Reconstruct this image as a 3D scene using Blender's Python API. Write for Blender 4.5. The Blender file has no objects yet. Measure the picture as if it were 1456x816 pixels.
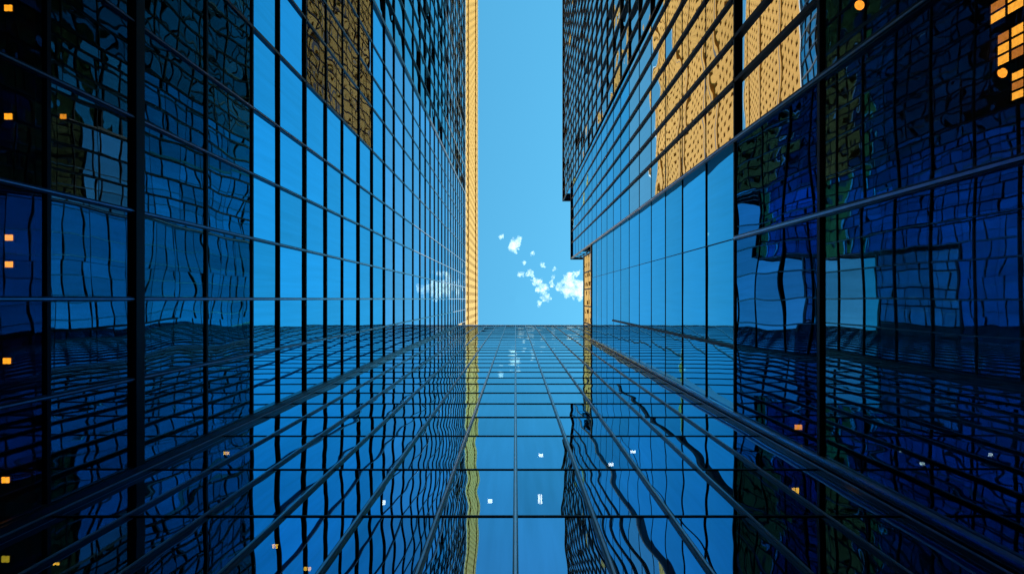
import bpy, bmesh, math, random
from mathutils import Vector, Matrix, noise
random.seed(7)
S = bpy.context.scene
C = S.collection
R = math.radians
F = 970.0            # focal length in photo pixels (1456 wide)
CX, CY = 733.0, 425.0    # where plumb lines meet (straight up)
EYE = 1.6
A_L, A_R, A_B = 9.9, 8.25, 4.55     # distance from the camera to the left, right and end facades

def P(px, py, z):    # point seen at a photo pixel, z metres above the eye
    return Vector(((px-CX)/F*z, (py-CY)/F*z, z+EYE))
def proj(v):
    z = max(v.z-EYE, .5)
    return (CX+F*v.x/z, CY+F*v.y/z)
def img_area(pts):
    q = [proj(Vector(p)) for p in pts]
    q = [(min(max(x, 0), 1456), min(max(y, 0), 816)) for x, y in q]
    s = 0
    for i in range(len(q)):
        x0, y0 = q[i]; x1, y1 = q[(i+1) % len(q)]
        s += x0*y1-x1*y0
    return abs(s)/2

# ------------------------------------------------------------------ materials
def mat(name):
    m = bpy.data.materials.new(name); m.use_nodes = True
    nt = m.node_tree; nt.nodes.clear()
    out = nt.nodes.new('ShaderNodeOutputMaterial')
    return m, nt, out
def N(nt, t, **kw):
    n = nt.nodes.new(t)
    for k, v in kw.items(): setattr(n, k, v)
    return n
def L(nt, a, b): nt.links.new(a, b)

def wavy_normal(nt, amp, scale, stretch=(1, 1, 1), lens=0.0):
    geo = N(nt, 'ShaderNodeNewGeometry')
    at = N(nt, 'ShaderNodeAttribute', attribute_name='tilt', attribute_type='GEOMETRY')
    at2 = N(nt, 'ShaderNodeAttribute', attribute_name='seed', attribute_type='GEOMETRY')
    mp = N(nt, 'ShaderNodeVectorMath', operation='MULTIPLY'); mp.inputs[1].default_value = stretch
    L(nt, geo.outputs['Position'], mp.inputs[0])
    ad0 = N(nt, 'ShaderNodeVectorMath', operation='ADD')
    L(nt, mp.outputs[0], ad0.inputs[0]); L(nt, at2.outputs['Vector'], ad0.inputs[1])
    nz = N(nt, 'ShaderNodeTexNoise'); nz.inputs['Scale'].default_value = scale
    nz.inputs['Detail'].default_value = 1.0; nz.inputs['Roughness'].default_value = .4
    L(nt, ad0.outputs[0], nz.inputs['Vector'])
    sb = N(nt, 'ShaderNodeVectorMath', operation='SUBTRACT'); sb.inputs[1].default_value = (.5, .5, .5)
    L(nt, nz.outputs['Color'], sb.inputs[0])
    sc = N(nt, 'ShaderNodeVectorMath', operation='SCALE'); sc.inputs['Scale'].default_value = amp
    L(nt, sb.outputs[0], sc.inputs[0])
    a1 = N(nt, 'ShaderNodeVectorMath', operation='ADD'); L(nt, geo.outputs['Normal'], a1.inputs[0]); L(nt, at.outputs['Vector'], a1.inputs[1])
    a2 = N(nt, 'ShaderNodeVectorMath', operation='ADD'); L(nt, a1.outputs[0], a2.inputs[0]); L(nt, sc.outputs[0], a2.inputs[1])
    nn = N(nt, 'ShaderNodeVectorMath', operation='NORMALIZE'); L(nt, a2.outputs[0], nn.inputs[0])
    return nn.outputs[0], geo

def glass(name, f0, w, amp, scale, tint=(.35, .45, .55), rough=.0, stretch=(1, 1, 1), dirt=.30, edge=(.45, .95, 1, 1)):
    """coated blue facade glass: a mirror coat over a see-through pane"""
    m, nt, out = mat(name)
    nrm, geo = wavy_normal(nt, amp, scale, stretch)
    p = N(nt, 'ShaderNodeBsdfPrincipled')
    p.inputs['Metallic'].default_value = 1; p.inputs['Roughness'].default_value = rough; p.inputs['Specular Tint'].default_value = edge
    # the coat varies a little from pane to pane and carries faint rain streaks
    at = N(nt, 'ShaderNodeAttribute', attribute_name='seed', attribute_type='GEOMETRY')
    wn = N(nt, 'ShaderNodeTexWhiteNoise'); L(nt, at.outputs['Vector'], wn.inputs['Vector'])
    st = N(nt, 'ShaderNodeTexNoise'); st.inputs['Scale'].default_value = 1.0; st.inputs['Detail'].default_value = 4
    mp = N(nt, 'ShaderNodeVectorMath', operation='MULTIPLY'); mp.inputs[1].default_value = (5, 5, .25)
    L(nt, geo.outputs['Position'], mp.inputs[0]); L(nt, mp.outputs[0], st.inputs['Vector'])
    ad = N(nt, 'ShaderNodeMath', operation='ADD'); L(nt, wn.outputs['Value'], ad.inputs[0]); L(nt, st.outputs['Fac'], ad.inputs[1])
    rng = N(nt, 'ShaderNodeMapRange'); rng.inputs['From Min'].default_value = .3; rng.inputs['From Max'].default_value = 1.7
    rng.inputs['To Min'].default_value = 1-dirt; rng.inputs['To Max'].default_value = 1+dirt
    L(nt, ad.outputs[0], rng.inputs['Value'])
    col = N(nt, 'ShaderNodeVectorMath', operation='SCALE'); col.inputs[0].default_value = f0
    L(nt, rng.outputs[0], col.inputs['Scale']); L(nt, col.outputs[0], p.inputs['Base Color'])
    L(nt, nrm, p.inputs['Normal'])
    tr = N(nt, 'ShaderNodeBsdfTransparent'); tr.inputs['Color'].default_value = (*tint, 1)
    mx = N(nt, 'ShaderNodeMixShader'); mx.inputs[0].default_value = w
    L(nt, tr.outputs[0], mx.inputs[1]); L(nt, p.outputs[0], mx.inputs[2]); L(nt, mx.outputs[0], out.inputs['Surface'])
    return m

def solid(name, col, rough=.5, metal=0., var=.15, scale=3., bump=0., spec=.5):
    m, nt, out = mat(name)
    p = N(nt, 'ShaderNodeBsdfPrincipled'); p.inputs['Roughness'].default_value = rough; p.inputs['Metallic'].default_value = metal; p.inputs['Specular IOR Level'].default_value = spec
    geo = N(nt, 'ShaderNodeNewGeometry')
    nz = N(nt, 'ShaderNodeTexNoise'); nz.inputs['Scale'].default_value = scale; nz.inputs['Detail'].default_value = 4
    L(nt, geo.outputs['Position'], nz.inputs['Vector'])
    rng = N(nt, 'ShaderNodeMapRange'); rng.inputs['From Min'].default_value = .3; rng.inputs['From Max'].default_value = .7
    rng.inputs['To Min'].default_value = 1-var; rng.inputs['To Max'].default_value = 1+var
    L(nt, nz.outputs['Fac'], rng.inputs['Value'])
    sc = N(nt, 'ShaderNodeVectorMath', operation='SCALE'); sc.inputs[0].default_value = col
    L(nt, rng.outputs[0], sc.inputs['Scale']); L(nt, sc.outputs[0], p.inputs['Base Color'])
    if bump:
        b = N(nt, 'ShaderNodeBump'); b.inputs['Strength'].default_value = bump
        L(nt, nz.outputs['Fac'], b.inputs['Height']); L(nt, b.outputs[0], p.inputs['Normal'])
    L(nt, p.outputs[0], out.inputs['Surface'])
    return m
def emit(name, col, s):
    m, nt, out = mat(name)
    e = N(nt, 'ShaderNodeEmission'); e.inputs['Color'].default_value = (*col, 1)
    geo = N(nt, 'ShaderNodeNewGeometry')
    nz = N(nt, 'ShaderNodeTexNoise'); nz.inputs['Scale'].default_value = 14
    L(nt, geo.outputs['Position'], nz.inputs['Vector'])
    rng = N(nt, 'ShaderNodeMapRange'); rng.inputs['To Min'].default_value = s*.6; rng.inputs['To Max'].default_value = s*1.4
    L(nt, nz.outputs['Fac'], rng.inputs['Value']); L(nt, rng.outputs[0], e.inputs['Strength'])
    L(nt, e.outputs[0], out.inputs['Surface'])
    return m

F0 = (.085, .41, .74)
G_CALM = glass('coated_glass_calm', F0, .90, .010, .5)
G_LEFT = glass('coated_glass', F0, .90, .013, .45)
G_UP = glass('coated_glass_upper', (.27, .44, .74), .90, .013, .45, edge=(.75, .97, 1, 1))
G_LOW = glass('coated_glass_low', (.30, .48, .40), .84, .030, .30)
G_RIPPLE = glass('coated_glass_wavy', (.12, .22, .36), .80, .03, .30)
G_DARK = glass('darkened_base_glass', (.03, .09, .15), .62, .02, .3)  # facade glass darkened, edge fall-off of light put into the coat colour
G_DIM = glass('coated_glass_dim', (.22, .32, .30), .80, .02, .3)  # next row up, coat partly darkened for the same fall-off
G_WILD = glass('coated_glass_rippled', (.12, .27, .44), .88, .22, .42)
G_END = glass('coated_glass_end', (.28, .40, .62), .88, .035, .42, edge=(.55, .97, 1, 1))
G_LOBBY = glass('lobby_glass', (.34, .42, .44), .56, .010, .3, tint=(.66, .80, .88))
G_SMOKE = glass('smoked_glass', (.17, .22, .30), .90, .05, .4, edge=(1, 1, 1, 1))
G_GREY = glass('coated_glass_grey', (.30, .36, .50), .90, .012, .5, edge=(1, 1, 1, 1))
G_BRONZE = glass('coated_glass_neutral', (.56, .48, .54), .92, .010, .5, edge=(1, 1, 1, 1))
BAR = solid('dark_anodised_bar', (.008, .010, .018), .45, .0, .2, 3., 0., .12)
BARM = solid('dark_polished_bar', (.012, .016, .028), .3, .4, .2, 3., 0., .3)
TRIM = solid('bronze_trim', (.10, .085, .08), .35, .5, .1)
BRONZE = solid('bronze_bar', (.11, .065, .04), .4, .3, .2)
CAP = solid('pale_aluminium_cap', (.52, .54, .62), .3, .8, .1)
WHITE = solid('white_coping', (.75, .76, .78), .45, 0, .06)
PANEL = solid('blue_grey_panel', (.34, .52, .72), .18, .9, .1)
INNER = solid('interior_dark', (.030, .036, .046), .7)
INPALE = solid('interior_pale', (.72, .76, .80), .6)
SLAB = solid('slab_concrete', (.10, .11, .13), .7)
GOLD = solid('golden_stone', (.66, .31, .062), .8, 0, .14, 1.2, .2, .08)
CREAM = solid('cream_stone', (.95, .78, .55), .8, 0, .08, 1.2, .1, .08)
BROWN = solid('brown_stone', (.20, .13, .10), .7, 0, .14, 1.2, .2)
DKGLASS = glass('dark_window_glass', (.05, .05, .06), .9, .02, .5)
DKWIN = solid('brown_shade', (.07, .035, .015), .6)
ROOF = solid('roof_gravel', (.18, .18, .18), .9, 0, .3, 8)
WARM = emit('warm_lamp', (1, .27, .01), 4.5)
WARMLOW = emit('warm_downlight', (1, .26, .02), 2.2)
GOLDLIT = emit('lit_pane', (1, .34, .03), 1.7)
GOLDLIT2 = emit('lit_pane_dim', (1, .27, .04), .7)
YELLOW = emit('yellow_lamp', (1, .42, .03), 7)
WHITEL = emit('white_lamp', (1, .88, .72), 9)

# ------------------------------------------------------------------ mesh helpers
class MB:
    def __init__(s): s.bm = bmesh.new()
    def box(s, x0, y0, z0, x1, y1, z1):
        x0, x1 = sorted((x0, x1)); y0, y1 = sorted((y0, y1)); z0, z1 = sorted((z0, z1))
        v = [s.bm.verts.new((x, y, z)) for x in (x0, x1) for y in (y0, y1) for z in (z0, z1)]
        for f in ((0, 1, 3, 2), (4, 6, 7, 5), (0, 4, 5, 1), (2, 3, 7, 6), (0, 2, 6, 4), (1, 5, 7, 3)):
            s.bm.faces.new([v[i] for i in f])
        return s
    def build(s, name, m, parent=None, smooth=False):
        bmesh.ops.recalc_face_normals(s.bm, faces=s.bm.faces)
        me = bpy.data.meshes.new(name); s.bm.to_mesh(me); s.bm.free()
        if smooth: me.polygons.foreach_set('use_smooth', [True]*len(me.polygons))
        me.materials.append(m)
        o = bpy.data.objects.new(name, me); C.objects.link(o)
        if parent: o.parent = parent; o.matrix_parent_inverse = Matrix.Translation(-parent.location)
        return o

def thing(name, label, cat, loc=(0, 0, 0), group=None):
    o = bpy.data.objects.new(name, None); C.objects.link(o)
    o.location = loc; o['label'] = label; o['category'] = cat; o.empty_display_size = .3
    if group: o['group'] = group
    return o

def quads_obj(name, quads, parent):
    """quads: (pts, tilt, seed, material)"""
    me = bpy.data.meshes.new(name)
    vs = []; fs = []; mats = []
    for pts, t, sd, m in quads:
        b = len(vs); vs += [tuple(p) for p in pts]; fs.append(tuple(range(b, b+len(pts))))
        if m not in mats: mats.append(m)
    me.from_pydata(vs, [], fs)
    for m in mats: me.materials.append(m)
    me.polygons.foreach_set('material_index', [mats.index(q[3]) for q in quads])
    for nm, k in (('tilt', 1), ('seed', 2)):
        me.attributes.new(nm, 'FLOAT_VECTOR', 'FACE')
        me.attributes[nm].data.foreach_set('vector', [c for q in quads for c in q[k]])
    o = bpy.data.objects.new(name, me); C.objects.link(o)
    o.parent = parent; o.matrix_parent_inverse = Matrix.Translation(-parent.location)
    return o

def hang_panes(quads, parent, name='window_pane', cap=100):
    quads = sorted(quads, key=lambda q: -img_area(q[0]))
    for q in quads[:cap]: quads_obj(name, [q], parent)
    if len(quads) > cap:
        o = quads_obj(name, quads[cap:], parent); o['kind'] = 'stuff'

class Face:
    """a vertical facade plane: O + u*U, out along n"""
    def __init__(s, O, u, n): s.O = Vector(O); s.u = Vector(u); s.n = Vector(n)
    def pt(s, uu, d, z):
        v = s.O+s.u*uu+s.n*d; return Vector((v.x, v.y, z+EYE))
    def box(s, mb, u0, u1, d0, d1, z0, z1):
        p, q = s.pt(u0, d0, z0), s.pt(u1, d1, z1)
        return mb.box(p.x, p.y, p.z, q.x, q.y, q.z)
    def quad(s, u0, u1, z0, z1, d=0.):
        pts = [s.pt(u0, d, z0), s.pt(u1, d, z0), s.pt(u1, d, z1), s.pt(u0, d, z1)]
        nn = (pts[1]-pts[0]).cross(pts[2]-pts[1])
        return pts if nn.dot(s.n) > 0 else pts[::-1]

def rseed(): return (random.uniform(0, 300), random.uniform(0, 300), random.uniform(0, 300))
def jit(face, deg_z, deg_u, base=0.):
    """random hanging error in degrees, plus a base tilt added to place the reflection"""
    return Vector((0, 0, math.tan(R(base+random.gauss(0, deg_z)))))+face.u*math.tan(R(random.gauss(0, deg_u)))

# ------------------------------------------------------------------ world, sun, camera
w = bpy.data.worlds.new("World"); S.world = w; w.use_nodes = True
nt = w.node_tree; nt.nodes.clear()
SUN_EL, SUN_AZ = 50., 72.       # azimuth clockwise from +Y
sk = nt.nodes.new('ShaderNodeTexSky'); sk.sky_type = 'NISHITA'; sk.sun_disc = False
sk.sun_elevation = R(SUN_EL); sk.sun_rotation = R(SUN_AZ); sk.air_density = 1.; sk.dust_density = .6; sk.ozone_density = 1.
bg = nt.nodes.new('ShaderNodeBackground'); bg.inputs['Strength'].default_value = .15
tn = nt.nodes.new('ShaderNodeMix'); tn.data_type = 'RGBA'; tn.blend_type = 'MULTIPLY'; tn.inputs[0].default_value = 1
tn.inputs[7].default_value = (.345, 1.03, 1.0, 1)
nt.links.new(sk.outputs[0], tn.inputs[6]); nt.links.new(tn.outputs[2], bg.inputs['Color'])
wo = nt.nodes.new('ShaderNodeOutputWorld'); nt.links.new(bg.outputs[0], wo.inputs['Surface'])
sl = bpy.data.lights.new('sun', 'SUN'); sl.energy = 3.0; sl.angle = R(.5); sl.color = (1, .93, .80)
so = bpy.data.objects.new('sun', sl); C.objects.link(so)
sd = Vector((math.sin(R(SUN_AZ))*math.cos(R(SUN_EL)), math.cos(R(SUN_AZ))*math.cos(R(SUN_EL)), math.sin(R(SUN_EL))))
so.rotation_euler = sd.to_track_quat('Z', 'Y').to_euler(); so.location = (60, -40, 150)

cd = bpy.data.cameras.new('camera'); co = bpy.data.objects.new('camera', cd); C.objects.link(co); S.camera = co
cd.sensor_fit = 'HORIZONTAL'; cd.sensor_width = 36; cd.lens = F/1456*36
cd.clip_start = .05; cd.clip_end = 6000
co.location = (0, 0, EYE); co.rotation_euler = (math.pi, 0, 0)
cd.shift_x = -(CX-728)/1456; cd.shift_y = (CY-408)/1456

S.view_settings.view_transform = 'Standard'; S.view_settings.look = 'None'; S.view_settings.gamma = 1
S.view_settings.exposure = 1.0
S.view_settings.use_curve_mapping = False
S.render.engine = 'CYCLES'
cy = S.cycles
cy.max_bounces = 14; cy.glossy_bounces = 12; cy.diffuse_bounces = 3; cy.transparent_max_bounces = 64
cy.caustics_reflective = True; cy.blur_glossy = 1.0; cy.caustics_refractive = False
cy.sample_clamp_indirect = 6

# ------------------------------------------------------------------ ground
g = MB(); g.box(-3000, -3000, -.3, 3000, 3000, 0); go = g.build('ground', solid('asphalt', (.05, .05, .052), .85, 0, .3, 2)); go['kind'] = 'structure'
g = MB(); g.box(-9.6, -160, .004, 8.0, 4.1, .12); go = g.build('pavement', solid('paving', (.22, .215, .21), .8, 0, .2, 4)); go['kind'] = 'structure'

# ------------------------------------------------------------------ shared facade builder
def zl(lst): return list(lst)
def th(dx): return math.degrees(math.atan2(dx, F))

def bars(face, things, us, zs, par, mull, trans):
    """mull(i,u)->(width, depth, material, capwidth) ; trans(i,z)->(height, depth, material, u0, u1)"""
    z0, z1 = zs[0], zs[-1]
    for i, u in enumerate(us):
        r = mull(i, u)
        if not r: continue
        for (wd, dp, m, cap, za, zb) in (r if isinstance(r, list) else [r]):
            za = z0 if za is None else za; zb = z1 if zb is None else zb
            mb = MB(); face.box(mb, u-wd/2, u+wd/2, -.05, dp, za, zb)
            o = mb.build('mullion', m, par)
            if cap:
                mb = MB(); face.box(mb, u-cap/2, u+cap/2, dp-.004, dp+.022, za, zb-.01)
                mb.build('cover_cap', CAP, o)
    for i, z in enumerate(zs):
        r = trans(i, z)
        if not r: continue
        h, dp, m, ua, ub = r
        mb = MB(); face.box(mb, ua, ub, -.06, dp, z-h/2, z+h/2)
        mb.build('transom', m, par)

# ================================================================== LEFT TOWER
FL = Face((-A_L, 0, 0), (0, 1, 0), (1, 0, 0))
left = thing('glass_tower', 'tall blue glass tower with heavy dark grid filling the whole left side', 'skyscraper', (-A_L, 0, 0), 'glass towers round the court')
LZ = [-EYE, 4.6, 9.6, 14.4, 17.8, 21.8, 25.6, 28.5, 32.1, 35.6, 39, 43, 47, 51.4, 55.5, 60.4, 65.8, 70.6]
LTOP = F*A_L/72
while LZ[-1]+4.4 < LTOP-2: LZ.append(LZ[-1]+4.2)
LZ.append(LTOP)
LS = [.44, .209, 0, -.229, -.473, -.723, -1.03, -1.33, -1.55, -1.78, -2.08]
while LS[-1] > -8.2: LS.append(LS[-1]-.25)
LU = [s*A_L for s in LS]
LEND = LU[-1]
quads = []
for i in range(len(LU)-1):
    u1, u0 = LU[i], LU[i+1]; sl_ = (LS[i]+LS[i+1])/2
    for j in range(len(LZ)-1):
        za, zb = LZ[j], LZ[j+1]; zc = (za+zb)/2
        dx = F*A_L/max(zc, 1); t = th(dx)
        base = 0  # normal tilt added per zone to choose what the pane mirrors
        m = G_LEFT
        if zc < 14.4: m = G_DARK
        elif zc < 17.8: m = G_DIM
        elif zc < 25.6: m = G_LOW; base = 0
        elif sl_ < -2.1: m = G_WILD; base = .3
        elif 32 < zc < 47 and sl_ < -1.03: base = -1.2; m = G_GREY
        else:
            base = max(0, (t-8.8)/2)
            if zc > 52: m = G_UP
        tl = jit(FL, .22 if m is not G_WILD else 1.2, .22 if m is not G_WILD else 1.2, base)
        quads.append((FL.quad(u0, u1, za, zb), tl, rseed(), m))
hang_panes(quads, left)
def lm(i, u):
    if abs(LS[i]+2.08) < .01: return (.30, .12, TRIM, 0, None, None)
    return (.11, .06, BARM, .03 if i < 6 else 0, None, None) if i < 10 else (.20, .11, BRONZE if i % 3 == 0 else BAR, 0, None, None)
def lt(i, z):
    if z < 0: return None
    if abs(z-17.8) < .1: return (.40, .12, BAR, LU[10], LU[0])
    if abs(z-35.6) < .1 or abs(z-32.1) < .1: return (.14, .062, BAR, LU[10], LU[0])
    if z > LTOP-.1: return None
    return (.12, .056 if z < 40 else .085, BAR, LU[10], LU[0])
bars(FL, None, LU, LZ, left, lm, lt)
bars(FL, None, [], LZ, left, None, lambda i, z: (.22, .095, BAR, LEND, LU[10]-.16) if 0 < z < LTOP-.1 else None)
# corner post, coping, slabs, core
mb = MB(); FL.box(mb, LU[0]-.02, A_B-.002, -.04, .14, -EYE, F*A_B/38-.4); mb.build('corner_post', BARM, left)
mb = MB(); FL.box(mb, LEND-.2, A_B+6, -.6, .15, LTOP-.1, LTOP+.5); mb.build('coping', WHITE, left)
for z in (9.6, 14.4, 17.8, 21.8, 25.6):
    mb = MB(); FL.box(mb, LEND+.3, A_B-.3, -3.3, -.12, z-.16, z+.16); mb.build('floor_slab', SLAB, left)
mb = MB(); FL.box(mb, LEND+.1, A_B+7, -9.5, -3.2, -EYE, LTOP-.2); mb.build('core', INNER, left)
for k in range(9):
    y = 2-k*6.0
    mb = MB(); FL.box(mb, y-.22, y+.22, -1.6, -1.2, -EYE, 25.4); mb.build('column', INNER, left)

# ================================================================== END TOWER (bottom of the picture)
FB = Face((0, A_B, 0), (1, 0, 0), (0, -1, 0))
end = thing('glass_tower', 'lower glass tower closing the court, its grid of pale mullions rising from the bottom edge', 'skyscraper', (0, A_B, 0), 'glass towers round the court')
BTOP = F*A_B/38
BK = A_B/4.3
BZ = [-EYE]+[v*BK for v in (5, 9.4, 13.5, 17.2, 21.4, 24.8, 28, 31.2, 34.5, 37.2, 40.1, 42.8, 45.6)]
while BZ[-1]+3.1 < BTOP-1.5: BZ.append(BZ[-1]+3.1)
BZ.append(BTOP)
BU = [-A_L+.02]+[1.62*i for i in range(-6, 9)]
quads = []
for i in range(len(BU)-1):
    for j in range(len(BZ)-1):
        quads.append((FB.quad(BU[i], BU[i+1], BZ[j], BZ[j+1]), jit(FB, .16, .16), rseed(), G_END))
hang_panes(quads, end)
def bm_(i, u):
    if i == 0: return None
    if u > A_R: return (.10, .07, BARM, 0, 74, None)
    return (.10, .055, BARM, .04, None, None)
def bt(i, z):
    if z < 0 or z > BTOP-.1: return None
    return (.06, .022 if z < 24 else .028, BAR, -A_L+.03, A_R-.02) if z < 73.5 else (.08, .04, BAR, -A_L+.03, BU[-1])
bars(FB, None, BU, BZ, end, bm_, bt)
mb = MB(); FB.box(mb, -A_L-.1, BU[-1]+.1, -.6, .12, BTOP-.15, BTOP+.75); mb.build('coping', WHITE, end)
for z in BZ[2:8]:
    mb = MB(); FB.box(mb, -A_L+.1, BU[-1]-.1, -3.3, -.09, z-.13, z+.13); mb.build('floor_slab', SLAB, end)
mb = MB(); FB.box(mb, -A_L+.1, BU[-1]-.05, -14, -3.2, -EYE, BTOP-.2); mb.build('core', INNER, end)

# ================================================================== RIGHT SIDE: low block, mid tower, far tower
FR = Face((A_R, 0, 0), (0, 1, 0), (-1, 0, 0))
RZ = [-EYE, 4.4, 9.2, 18.4, 25.6, 29.6, 33.8, 37.6, 41.5]
while RZ[-1] < 117: RZ.append(RZ[-1]+4.01)
ATOP, BT2, CT = F*A_R/108, F*A_R/80, F*A_R/68
def cut(zs, top): return [z for z in zs if z < top-1.5]+[top]
def rbase(zc, sl_):  # added normal tilt that aims reflections at sky
    dx = F*A_R/max(zc, 1); t = th(dx)
    if zc < 25.6:
        if 18.4 < zc and sl_ < -.8: return (t-6.8)/2
        return -3.0 if zc > 18.4 else 0
    if sl_ > -.72: return max(0, (t-(2.7 if zc < 34 else 4.0))/2)
    if sl_ < -2.06: return max(0, (t-3.2)/2)
    if dx > 180: return (t-(4.6+(dx-192)/(313-192)*4.2))/2
    return max(0, (t-4)/2)
def rpanes(us, zs, ss, par):
    q = []
    for i in range(len(us)-1):
        sl_ = (ss[i]+ss[i+1])/2
        for j in range(len(zs)-1):
            za, zb = zs[j], zs[j+1]; zc = (za+zb)/2
            m = G_CALM
            jz = .10
            if zb < 18.5: m = G_LOBBY
            elif zb < 25.7: m = G_RIPPLE if sl_ > -.8 else G_BRONZE
            elif sl_ < -2.06: m = G_SMOKE; jz = .5
            elif zc > 74 and sl_ < -.72: m = G_LEFT; jz = .4
            elif -2.06 < sl_ < -.72 and zc < 50: m = G_BRONZE
            q.append((FR.quad(us[i+1], us[i], za, zb), jit(FR, jz, jz, rbase(zc, sl_)), rseed(), m))
    hang_panes(q, par)

# low block A
lowb = thing('glass_tower', 'low smooth block of flush blue glass on the right, below the narrow golden strip', 'office block', (A_R, 0, 0), 'glass towers round the court')
AS = [.515, .22, -.275, -.72]; AU = [s*A_R for s in AS]; AZ = cut(RZ, ATOP)
rpanes(AU, AZ, AS, lowb)
def am(i, u):
    if i == 0: return None
    if i == 1: return (.14, .05, BAR, 0, 25.6, 58)
    if i == 2: return [(.16, .09, BARM, .06, -EYE, 25.5), (.030, .012, BAR, 0, 25.6, ATOP)]
    return None
def at_(i, z):
    if z < 0 or z > ATOP-.1: return None
    if abs(z-18.4) < .1: return (.16, .085, BAR, AU[-1], AU[0])
    if abs(z-25.6) < .1: return (.12, .06, BAR, AU[-1], AU[0])
    if z < 18: return None
    return (.04, .010, BAR, AU[-1], AU[0])
bars(FR, None, AU, AZ, lowb, am, at_)
mb = MB(); FR.box(mb, AU[0], A_B-.082, -.03, .05, -EYE, ATOP-.1); mb.build('corner_panel', PANEL, lowb)
for du in (.0, .14, ):
    mb = MB(); FR.box(mb, AU[0]-.03+du, AU[0]+.02+du, .051-.03, .12-du*.2, -EYE, ATOP-.12); mb.build('corner_rail', CAP if du == 0 else BARM, lowb)
mb = MB(); FR.box(mb, AU[-1]+.05, A_B+9, -.5, .06, ATOP-.08, ATOP+.3); mb.build('coping', BARM, lowb)
for z in (18.4, 25.6, 9.2):
    mb = MB(); FR.box(mb, AU[-1]+.1, A_B-.2, -6.3, -.12, z-.2, z+.2); mb.build('floor_slab', SLAB, lowb)
mb = MB(); FR.box(mb, AU[-1]+.02, A_B+8, -8.5, -6.2, -EYE, ATOP-.2); mb.build('core', INNER, lowb)
mb = MB(); FR.box(mb, AU[-1]+.02, A_B+8, -6.19, -1.5, 25.9, ATOP-.2); mb.build('core', INNER, lowb)
mb = MB(); FR.box(mb, -1.6, 2.9, -1.75, -1.45, -EYE, 18.1); mb.build('partition', INPALE, lowb)
mb = MB(); FR.box(mb, 1.9, 2.05, -.8, -.65, -EYE, 16.3); mb.build('column', BAR, lowb)
mb = MB(); FR.box(mb, -3.2, -2.75, -2.6, -2.2, -EYE, 18.1); mb.build('column', INPALE, lowb)

# mid tower B
mid = thing('glass_tower', 'mid height blue glass tower with slanting black mullions right of the sky gap', 'skyscraper', (A_R, -.72*A_R, 0), 'glass towers round the court')
BS = [-.72, -.99, -1.19, -1.38, -1.57, -1.77, -1.96, -2.06]; BUU = [s*A_R for s in BS]; BZ2 = cut(RZ, BT2)
rpanes(BUU, BZ2, BS, mid)
def mm(i, u):
    if i == 0: return (.20, .10, BARM, .05, None, None)
    return (.15, .06, BAR, 0, None, None)
def mt(i, z):
    if z < 0 or z > BT2-.1: return None
    if abs(z-18.4) < .1: return (.16, .085, BAR, BUU[-1], BUU[0])
    if abs(z-25.6) < .1: return (.12, .06, BAR, BUU[-1], BUU[0])
    if z < 18: return None
    return (.04, .012, BAR, BUU[-1], BUU[0])
bars(FR, None, BUU, BZ2, mid, mm, mt)
FM = Face((A_R, -.72*A_R, 0), (1, 0, 0), (0, 1, 0))     # end wall above the low block
eu = [0, .9, 1.8, 2.7, 3.6, 4.5, 6, 8]; ez = [z for z in cut(RZ, BT2) if z > ATOP-1.5]
q = []
for i in range(len(eu)-1):
    for j in range(len(ez)-1): q.append((FM.quad(eu[i], eu[i+1], ez[j], ez[j+1]), jit(FM, .3, .3), rseed(), G_LEFT))
hang_panes(q, mid)
for u in eu[1:]:
    mb = MB(); FM.box(mb, u-.05, u+.05, -.05, .06, ATOP, BT2); mb.build('mullion', BAR, mid)
for z in ez[1:-1]:
    mb = MB(); FM.box(mb, .1, 8, -.06, .045, z-.06, z+.06); mb.build('transom', BAR, mid)
mb = MB(); FR.box(mb, BUU[-1], BUU[0]+.18, -8.2, .18, BT2-.12, BT2+.3); mb.build('coping', BAR, mid)
mb = MB(); FR.box(mb, BUU[-1]+.02, BUU[0]-.3, -8.1, -3.2, -EYE, BT2-.2); mb.build('core', INNER, mid)
for z in (9.2, 18.4, 25.6):
    mb = MB(); FR.box(mb, BUU[-1]+.02, BUU[0]-.1, -3.3, -.12, z-.2, z+.2); mb.build('floor_slab', SLAB, mid)

# far tower C
far = thing('glass_tower', 'farthest right-hand tower of dark close-set ribs, highest on the right of the sky', 'skyscraper', (A_R, -2.06*A_R, 0), 'glass towers round the court')
CS = [-2.06]
while CS[-1] > -8.4: CS.append(CS[-1]-.2)
CU = [s*A_R for s in CS]; CZ = cut(RZ, CT)
rpanes(CU, CZ, CS, far)
def cm(i, u): return (.15, .07, BAR, 0, None, None)
def ct(i, z):
    if z < 0 or z > CT-.1: return None
    return (.12, .05, BRONZE, CU[-1], CU[0])
bars(FR, None, CU, CZ, far, cm, ct)
FC = Face((A_R, -2.06*A_R, 0), (1, 0, 0), (0, 1, 0))
q = []
eu = [0, 1.7, 3.4, 5.1, 8]; ez = [BT2, 105, 110, CT]
for i in range(len(eu)-1):
    for j in range(len(ez)-1): q.append((FC.quad(eu[i], eu[i+1], ez[j], ez[j+1]), jit(FC, .5, .5, 4), rseed(), G_CALM))
hang_panes(q, far)
for u in eu[1:]:
    mb = MB(); FC.box(mb, u-.08, u+.08, -.05, .08, BT2+.3, CT); mb.build('mullion', BAR, far)
mb = MB(); FR.box(mb, CU[-1], CU[0]+.14, -8.2, .14, CT-.12, CT+.5); mb.build('coping', BAR, far)
mb = MB(); FR.box(mb, CU[-1]+.02, CU[0]-.3, -8.1, -2.2, -EYE, CT-.2); mb.build('core', INNER, far)

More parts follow.
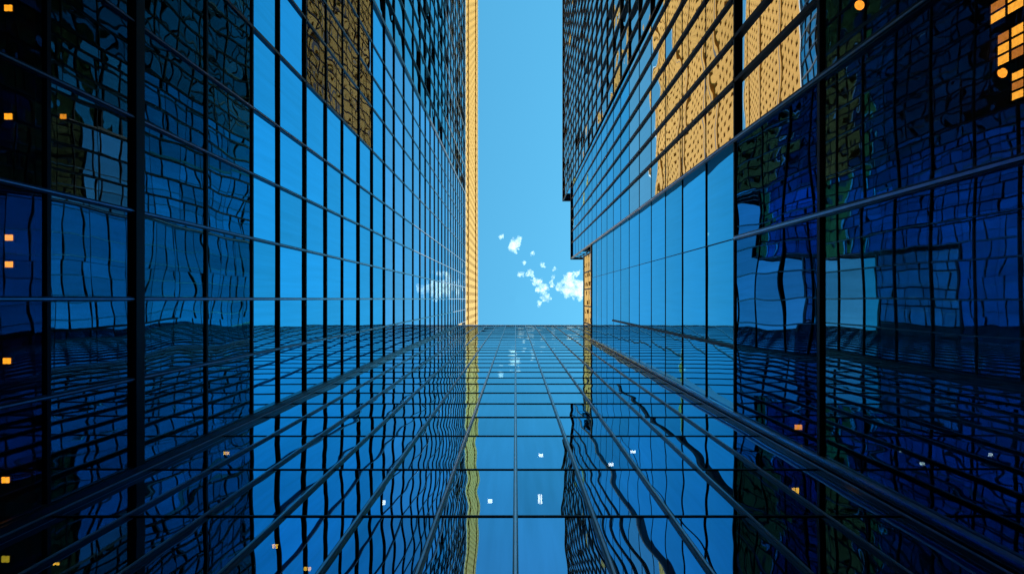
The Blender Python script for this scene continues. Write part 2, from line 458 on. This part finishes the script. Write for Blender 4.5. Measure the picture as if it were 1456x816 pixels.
# ================================================================== stone towers behind
def masonry(name, label, face, u0, u1, depth, top, bay, storey, stone, glassm, zmin=0, ratio=.5, hr=.5, skin=.45):
    t = thing(name, label, 'tower', face.pt(0, 0, -EYE), 'stone towers behind the glass ones')
    mb = MB()
    nb = int(round((u1-u0)/bay)); ns = int((top-zmin)/storey)
    face.box(mb, u0, u1, -depth, -skin, -EYE if zmin < 74.2 or zmin > 74.3 else zmin-.5, top)          # body
    bw = (u1-u0)/nb
    for i in range(nb+1):
        u = u0+i*bw; hw = bw*(1-ratio)/2
        face.box(mb, max(u-hw, u0), min(u+hw, u1), -skin+.003, 0, zmin, top)
    for j in range(ns+1):
        z = zmin+j*storey
        face.box(mb, u0+.01, u1-.01, -skin+.004, -min(.03, skin*.3), z, min(z+storey*(1-hr), top-.02))
    mb.build('wall', stone, t)
    q = []
    for i in range(nb):
        for j in range(ns):
            z = zmin+j*storey
            ua, ub = u0+i*bw+bw*(1-ratio)/2, u0+(i+1)*bw-bw*(1-ratio)/2
            q.append((face.quad(ua, ub, z+storey*(1-hr), min(z+storey, top-.05), -skin+min(.05, skin*.3)), jit(face, .3, .3), rseed(), glassm))
    hang_panes(q, t, 'window')
    for j in range(4, ns, 7):
        z = zmin+j*storey
        mb = MB(); face.box(mb, u0-.15, u1+.15, -.3, .45, z+storey*.05, z+storey*.42); mb.build('belt_course', stone, t)
        mb = MB(); face.box(mb, u0+.02, u1-.02, -.35, .06, z+storey*(1-hr)+.06, z+storey-.06); mb.build('louvre_band', DKWIN, t)
    mb = MB(); face.box(mb, u0-.2, u1+.2, -depth-.2, .25, top+.004, top+1.2); mb.build('coping', WHITE, t)
    return t
XG = 21.; GTOP = F*XG/54
FG = Face((-XG, 0, 0), (0, 1, 0), (1, 0, 0))
ygold = (488-CY)/F*GTOP
masonry('stone_tower', 'golden sunlit stone tower with small square windows rising behind the left glass tower', FG, ygold-190, ygold, 26, GTOP, 3.6, 8.0, GOLD, DKWIN, 100, .44, .42, .7)
# cream strip over the low block: bronze glass tipped to mirror gold, replacing sunlit stone
XS = A_R+.7; STOP = F*XS/97.5
FS = Face((XS, 0, 0), (0, 1, 0), (-1, 0, 0))
pent = thing('rooftop_pavilion', 'narrow strip of gold-reflecting storeys with thin dark joints beside the largest white cloud', 'penthouse', (XS, 0, ATOP+EYE))
ya, yb = (365-CY)/F*STOP, 5.2
us = [yb-(yb-ya)*k/5 for k in range(6)]; zs = [ATOP-.19, 79.0, 83.6, STOP]
q = []
for i in range(5):
    for j in range(3): q.append((FS.quad(us[i+1], us[i], zs[j], zs[j+1]), jit(FS, .12, .12, -1.7), rseed(), G_BRONZE))
hang_panes(q, pent)
bars(FS, None, us, zs, pent, lambda i, u: (.16, .06, BAR, 0, None, None), lambda i, z: (.05, .012, BAR, ya, yb) if z < STOP-1 and z > ATOP else None)
mb = MB(); FS.box(mb, ya, yb, -6, -.25, ATOP-.19, STOP-.2); mb.build('core', INNER, pent)
mb = MB(); FS.box(mb, ya-.1, yb+.1, -6.1, .1, STOP-.06, STOP+.35); mb.build('coping', CREAM, pent)

# ================================================================== lamps behind the glass
def lamp(label, c, w_, l_, m, n=2, vertical=None, group='lit lamps behind the glass'):
    t = thing('ceiling_lamp', label, 'lamp', c, group)
    mb = MB(); mb.box(c.x-w_/2-.02, c.y-l_/2-.02, c.z+.012, c.x+w_/2+.02, c.y+l_/2+.02, c.z+.09)
    mb.build('housing', BARM, t)
    mb = MB(); mb.box(c.x-.03, c.y-.03, c.z+.091, c.x+.03, c.y+.03, c.z+.25); mb.build('stem', BARM, t)
    for k in range(n):
        x0 = c.x-w_/2+k*w_/n+.012; x1 = c.x-w_/2+(k+1)*w_/n-.012
        mb = MB(); mb.box(x0, c.y-l_/2, c.z-.02, x1, c.y+l_/2, c.z+.01); mb.build('diffuser', m, t)
    return t
def disc_lamp(label, c, r, m):
    t = thing('ceiling_lamp', label, 'lamp', c, 'lit lamps behind the glass')
    for nm, rr, za, zb, mm_ in (('housing', r*1.18, .0, .08, BARM), ('diffuser', r, -.03, -.003, m)):
        b = MB(); bmesh.ops.create_cone(b.bm, cap_ends=True, segments=28, radius1=rr*.9 if nm == 'diffuser' else rr, radius2=rr, depth=zb-za, matrix=Matrix.Translation((c.x, c.y, c.z+(za+zb)/2)))
        b.build(nm, mm_, t)
for (px, py, z, lab) in (
    (12, 12, 14.1, 'pair of yellow lights in the top left corner of the left tower'),
    (12, 166, 14.1, 'pair of yellow lights at left edge, second from the top, left of a matching pair'),
    (90, 166, 17.3, 'pair of yellow lights standing one bay in from the left edge'),
    (13, 338, 14.1, 'upper of two close pairs of yellow lights at left edge'),
    (13, 376, 14.1, 'lower of two close pairs of yellow lights at left edge'),
    (10, 513, 14.1, 'pair of yellow lights at left edge just below mid height'),
    (8, 682, 14.1, 'lowest pair of yellow lights at left edge, low in the dark glass')):
    lamp(lab, P(px, py, z), .17, .12, WARM)
for (px, py, z, lab) in ((1222, 8, 18., 'round orange downlight at the top edge behind the right-hand glass'),
                         (1397, 37, 18., 'round orange downlight beside the lit yellow windows, the upper one'),
                         (1425, 104, 18., 'round orange downlight under the lit yellow windows, the lower one')):
    disc_lamp(lab, P(px, py, z), .13, WARMLOW)
for (px, py, z, w_, l_, m, n, lab) in (
    (1135, 607, 22.5, .26, .16, WARM, 1, 'orange lamp behind the right facade just above the corner rail'),
    (1131, 698, 16.9, .20, .18, YELLOW, 2, 'yellow lamp low on the right behind the end tower glass'),
    (967, 623, 24.5, .5, .14, WARM, 2, 'wide twin orange lamp behind the right half of the end tower'),
    (769, 647, 21.1, .16, .10, WHITEL, 1, 'small white lamp alone right of the centre mullion'),
    (697, 712, 16.9, .14, .10, WHITEL, 1, 'small white lamp left of the centre mullion'),
    (768, 709, 16.9, .13, .24, WHITEL, 2, 'striped white lamp right of the centre mullion, lower down'),
    (869, 660, 21.1, .18, .10, WHITEL, 1, 'white lamp between the second and third mullions right of centre'),
    (900, 642, 21.1, .20, .07, WHITEL, 1, 'thin white lamp close beside a mullion right of centre'),
    (546, 714, 16.9, .10, .12, WHITEL, 1, 'white lamp in the left half of the end tower'),
    (391, 776, 13.2, .13, .08, YELLOW, 2, 'yellow lamp near the bottom edge in the left half'),
    (437, 808, 13.2, .16, .07, YELLOW, 2, 'yellow lamp at the very bottom edge left of centre'),
    (322, 644, 21.1, .2, .1, YELLOW, 2, 'small yellow lamp behind the end tower near the left corner post'),
    (80, 801, 13.2, .14, .05, YELLOW, 2, 'small yellow lamp in the bottom left corner')):
    if py > 615 and px > 1132 or px == 1135: lamp(lab, P(px, py, z), w_, l_, m, n)
    else: lamp(lab, P(px, py, z*BK), w_, l_, m, n)
# lit windows inside, upper right
def litwin(label, px0, px1, py0, py1, X, nx, ny):
    z1, z0 = F*X/(px0-CX), F*X/(px1-CX); zc = (z0+z1)/2
    ya, yb = (py0-CY)/F*zc, (py1-CY)/F*zc
    t = thing('lit_window', label, 'window', (X, ya, z0+EYE), 'lit windows of the inner wall')
    mb = MB()
    for k in range(nx+1):
        z = z0+(z1-z0)*k/nx; mb.box(X-.03, ya-.03, z-.02+EYE, X+.06, yb+.03, z+.02+EYE)
    for k in range(ny+1):
        y = ya+(yb-ya)*k/ny; mb.box(X-.027, y-.02, z0+EYE-.018, X+.057, y+.02, z1+EYE+.018)
    mb.build('frame', BAR, t)
    for i in range(nx):
        for j in range(ny):
            mb = MB(); mb.box(X, ya+(yb-ya)*j/ny+.02, z0+(z1-z0)*i/nx+EYE+.02, X+.03, ya+(yb-ya)*(j+1)/ny-.02, z0+(z1-z0)*(i+1)/nx+EYE-.02)
            mb.build('pane', GOLDLIT if (i*7+j*5+nx) % 3 else GOLDLIT2, t)
litwin('lit yellow window of tall panes high up in the right corner', 1408, 1458, -8, 24, 10.2, 2, 2)
litwin('largest lit yellow window, between the two round downlights at right', 1418, 1458, 40, 88, 10.2, 2, 3)
litwin('lit yellow window under the lower round downlight', 1438, 1458, 100, 142, 10.2, 1, 3)

# ================================================================== clouds
def cloud_mat():
    m, nt, out = mat('cloud_vapour')
    geo = N(nt, 'ShaderNodeNewGeometry')
    nz = N(nt, 'ShaderNodeTexNoise'); nz.inputs['Scale'].default_value = .11; nz.inputs['Detail'].default_value = 6; nz.inputs['Roughness'].default_value = .65
    L(nt, geo.outputs['Position'], nz.inputs['Vector'])
    rng = N(nt, 'ShaderNodeMapRange'); rng.inputs['From Min'].default_value = .36; rng.inputs['From Max'].default_value = .74; rng.inputs['To Max'].default_value = .36
    L(nt, nz.outputs['Fac'], rng.inputs['Value'])
    lw = N(nt, 'ShaderNodeLayerWeight'); lw.inputs['Blend'].default_value = .4
    inv = N(nt, 'ShaderNodeMath', operation='SUBTRACT'); inv.inputs[0].default_value = 1; L(nt, lw.outputs['Facing'], inv.inputs[1])
    mu = N(nt, 'ShaderNodeMath', operation='MULTIPLY'); L(nt, rng.outputs[0], mu.inputs[0]); L(nt, inv.outputs[0], mu.inputs[1])
    df = N(nt, 'ShaderNodeBsdfDiffuse'); df.inputs['Color'].default_value = (.95, .95, .95, 1)
    tl = N(nt, 'ShaderNodeBsdfTranslucent'); tl.inputs['Color'].default_value = (.98, .98, .98, 1)
    mx = N(nt, 'ShaderNodeMixShader'); mx.inputs[0].default_value = .85; L(nt, df.outputs[0], mx.inputs[1]); L(nt, tl.outputs[0], mx.inputs[2])
    tr = N(nt, 'ShaderNodeBsdfTransparent')
    m2 = N(nt, 'ShaderNodeMixShader'); L(nt, mu.outputs[0], m2.inputs[0]); L(nt, tr.outputs[0], m2.inputs[1]); L(nt, mx.outputs[0], m2.inputs[2])
    L(nt, m2.outputs[0], out.inputs['Surface'])
    return m
CL = cloud_mat()
def cloud(label, blobs, z=900):
    """blobs: (px, py, radius in px, count)"""
    mb = MB(); rnd = random.Random(label)
    for (px, py, rp, n) in blobs:
        for k in range(int(n*2.2)):
            a = rnd.uniform(0, 6.283); d = rp*math.sqrt(rnd.random())
            c = P(px+d*math.cos(a), py+d*math.sin(a), z+rnd.uniform(-5, 5))
            r = rp*rnd.uniform(.16, .46)*z/F
            sx, sy = rnd.uniform(.7, 1.4), rnd.uniform(.7, 1.4)
            bmesh.ops.create_icosphere(mb.bm, subdivisions=2, radius=r, matrix=Matrix.Translation(c) @ Matrix.Rotation(rnd.uniform(0, 3), 4, 'Z') @ Matrix.Diagonal((sx, sy, .35, 1)))
        for k in range(1):
            c = P(px+rnd.uniform(-.3, .3)*rp, py+rnd.uniform(-.3, .3)*rp, z)
            bmesh.ops.create_icosphere(mb.bm, subdivisions=3, radius=rp*rnd.uniform(.6, .9)*z/F, matrix=Matrix.Translation(c) @ Matrix.Diagonal((rnd.uniform(.8, 1.3), rnd.uniform(.7, 1.1), .3, 1)))
    for v in mb.bm.verts:
        nv = noise.noise_vector(v.co*.12)*3.2+noise.noise_vector(v.co*.4)*1.2
        v.co += nv
    o = mb.build('cloud', CL, None, True)
    o['label'] = label; o['category'] = 'cloud'; o['group'] = 'small white clouds in the gap'
    return o
cloud('small ragged cloud highest in the sky gap, apart from the rest', [(734, 348, 8, 12), (728, 356, 6, 8), (738, 341, 5, 6)])
cloud('largest white cloud, touching the cream tower strip', [(812, 410, 13, 22), (824, 416, 10, 14), (800, 409, 8, 9), (808, 393, 7, 8), (818, 388, 5, 5), (831, 410, 10, 10)])
cloud('curling white cloud low in the middle of the gap', [(771, 412, 8, 10), (764, 400, 6, 8), (776, 424, 7, 8), (784, 404, 5, 6), (786, 394, 4, 5), (768, 432, 4, 4)])
for px, py, rr in ((757, 361, 3.4), (741, 391, 4.2), (753, 389, 5), (772, 377, 3.4), (788, 383, 3), (713, 337, 3), (745, 372, 2.4)):
    cloud('tiny white wisp between the highest cloud and the larger ones below', [(px, py, rr, 6)])
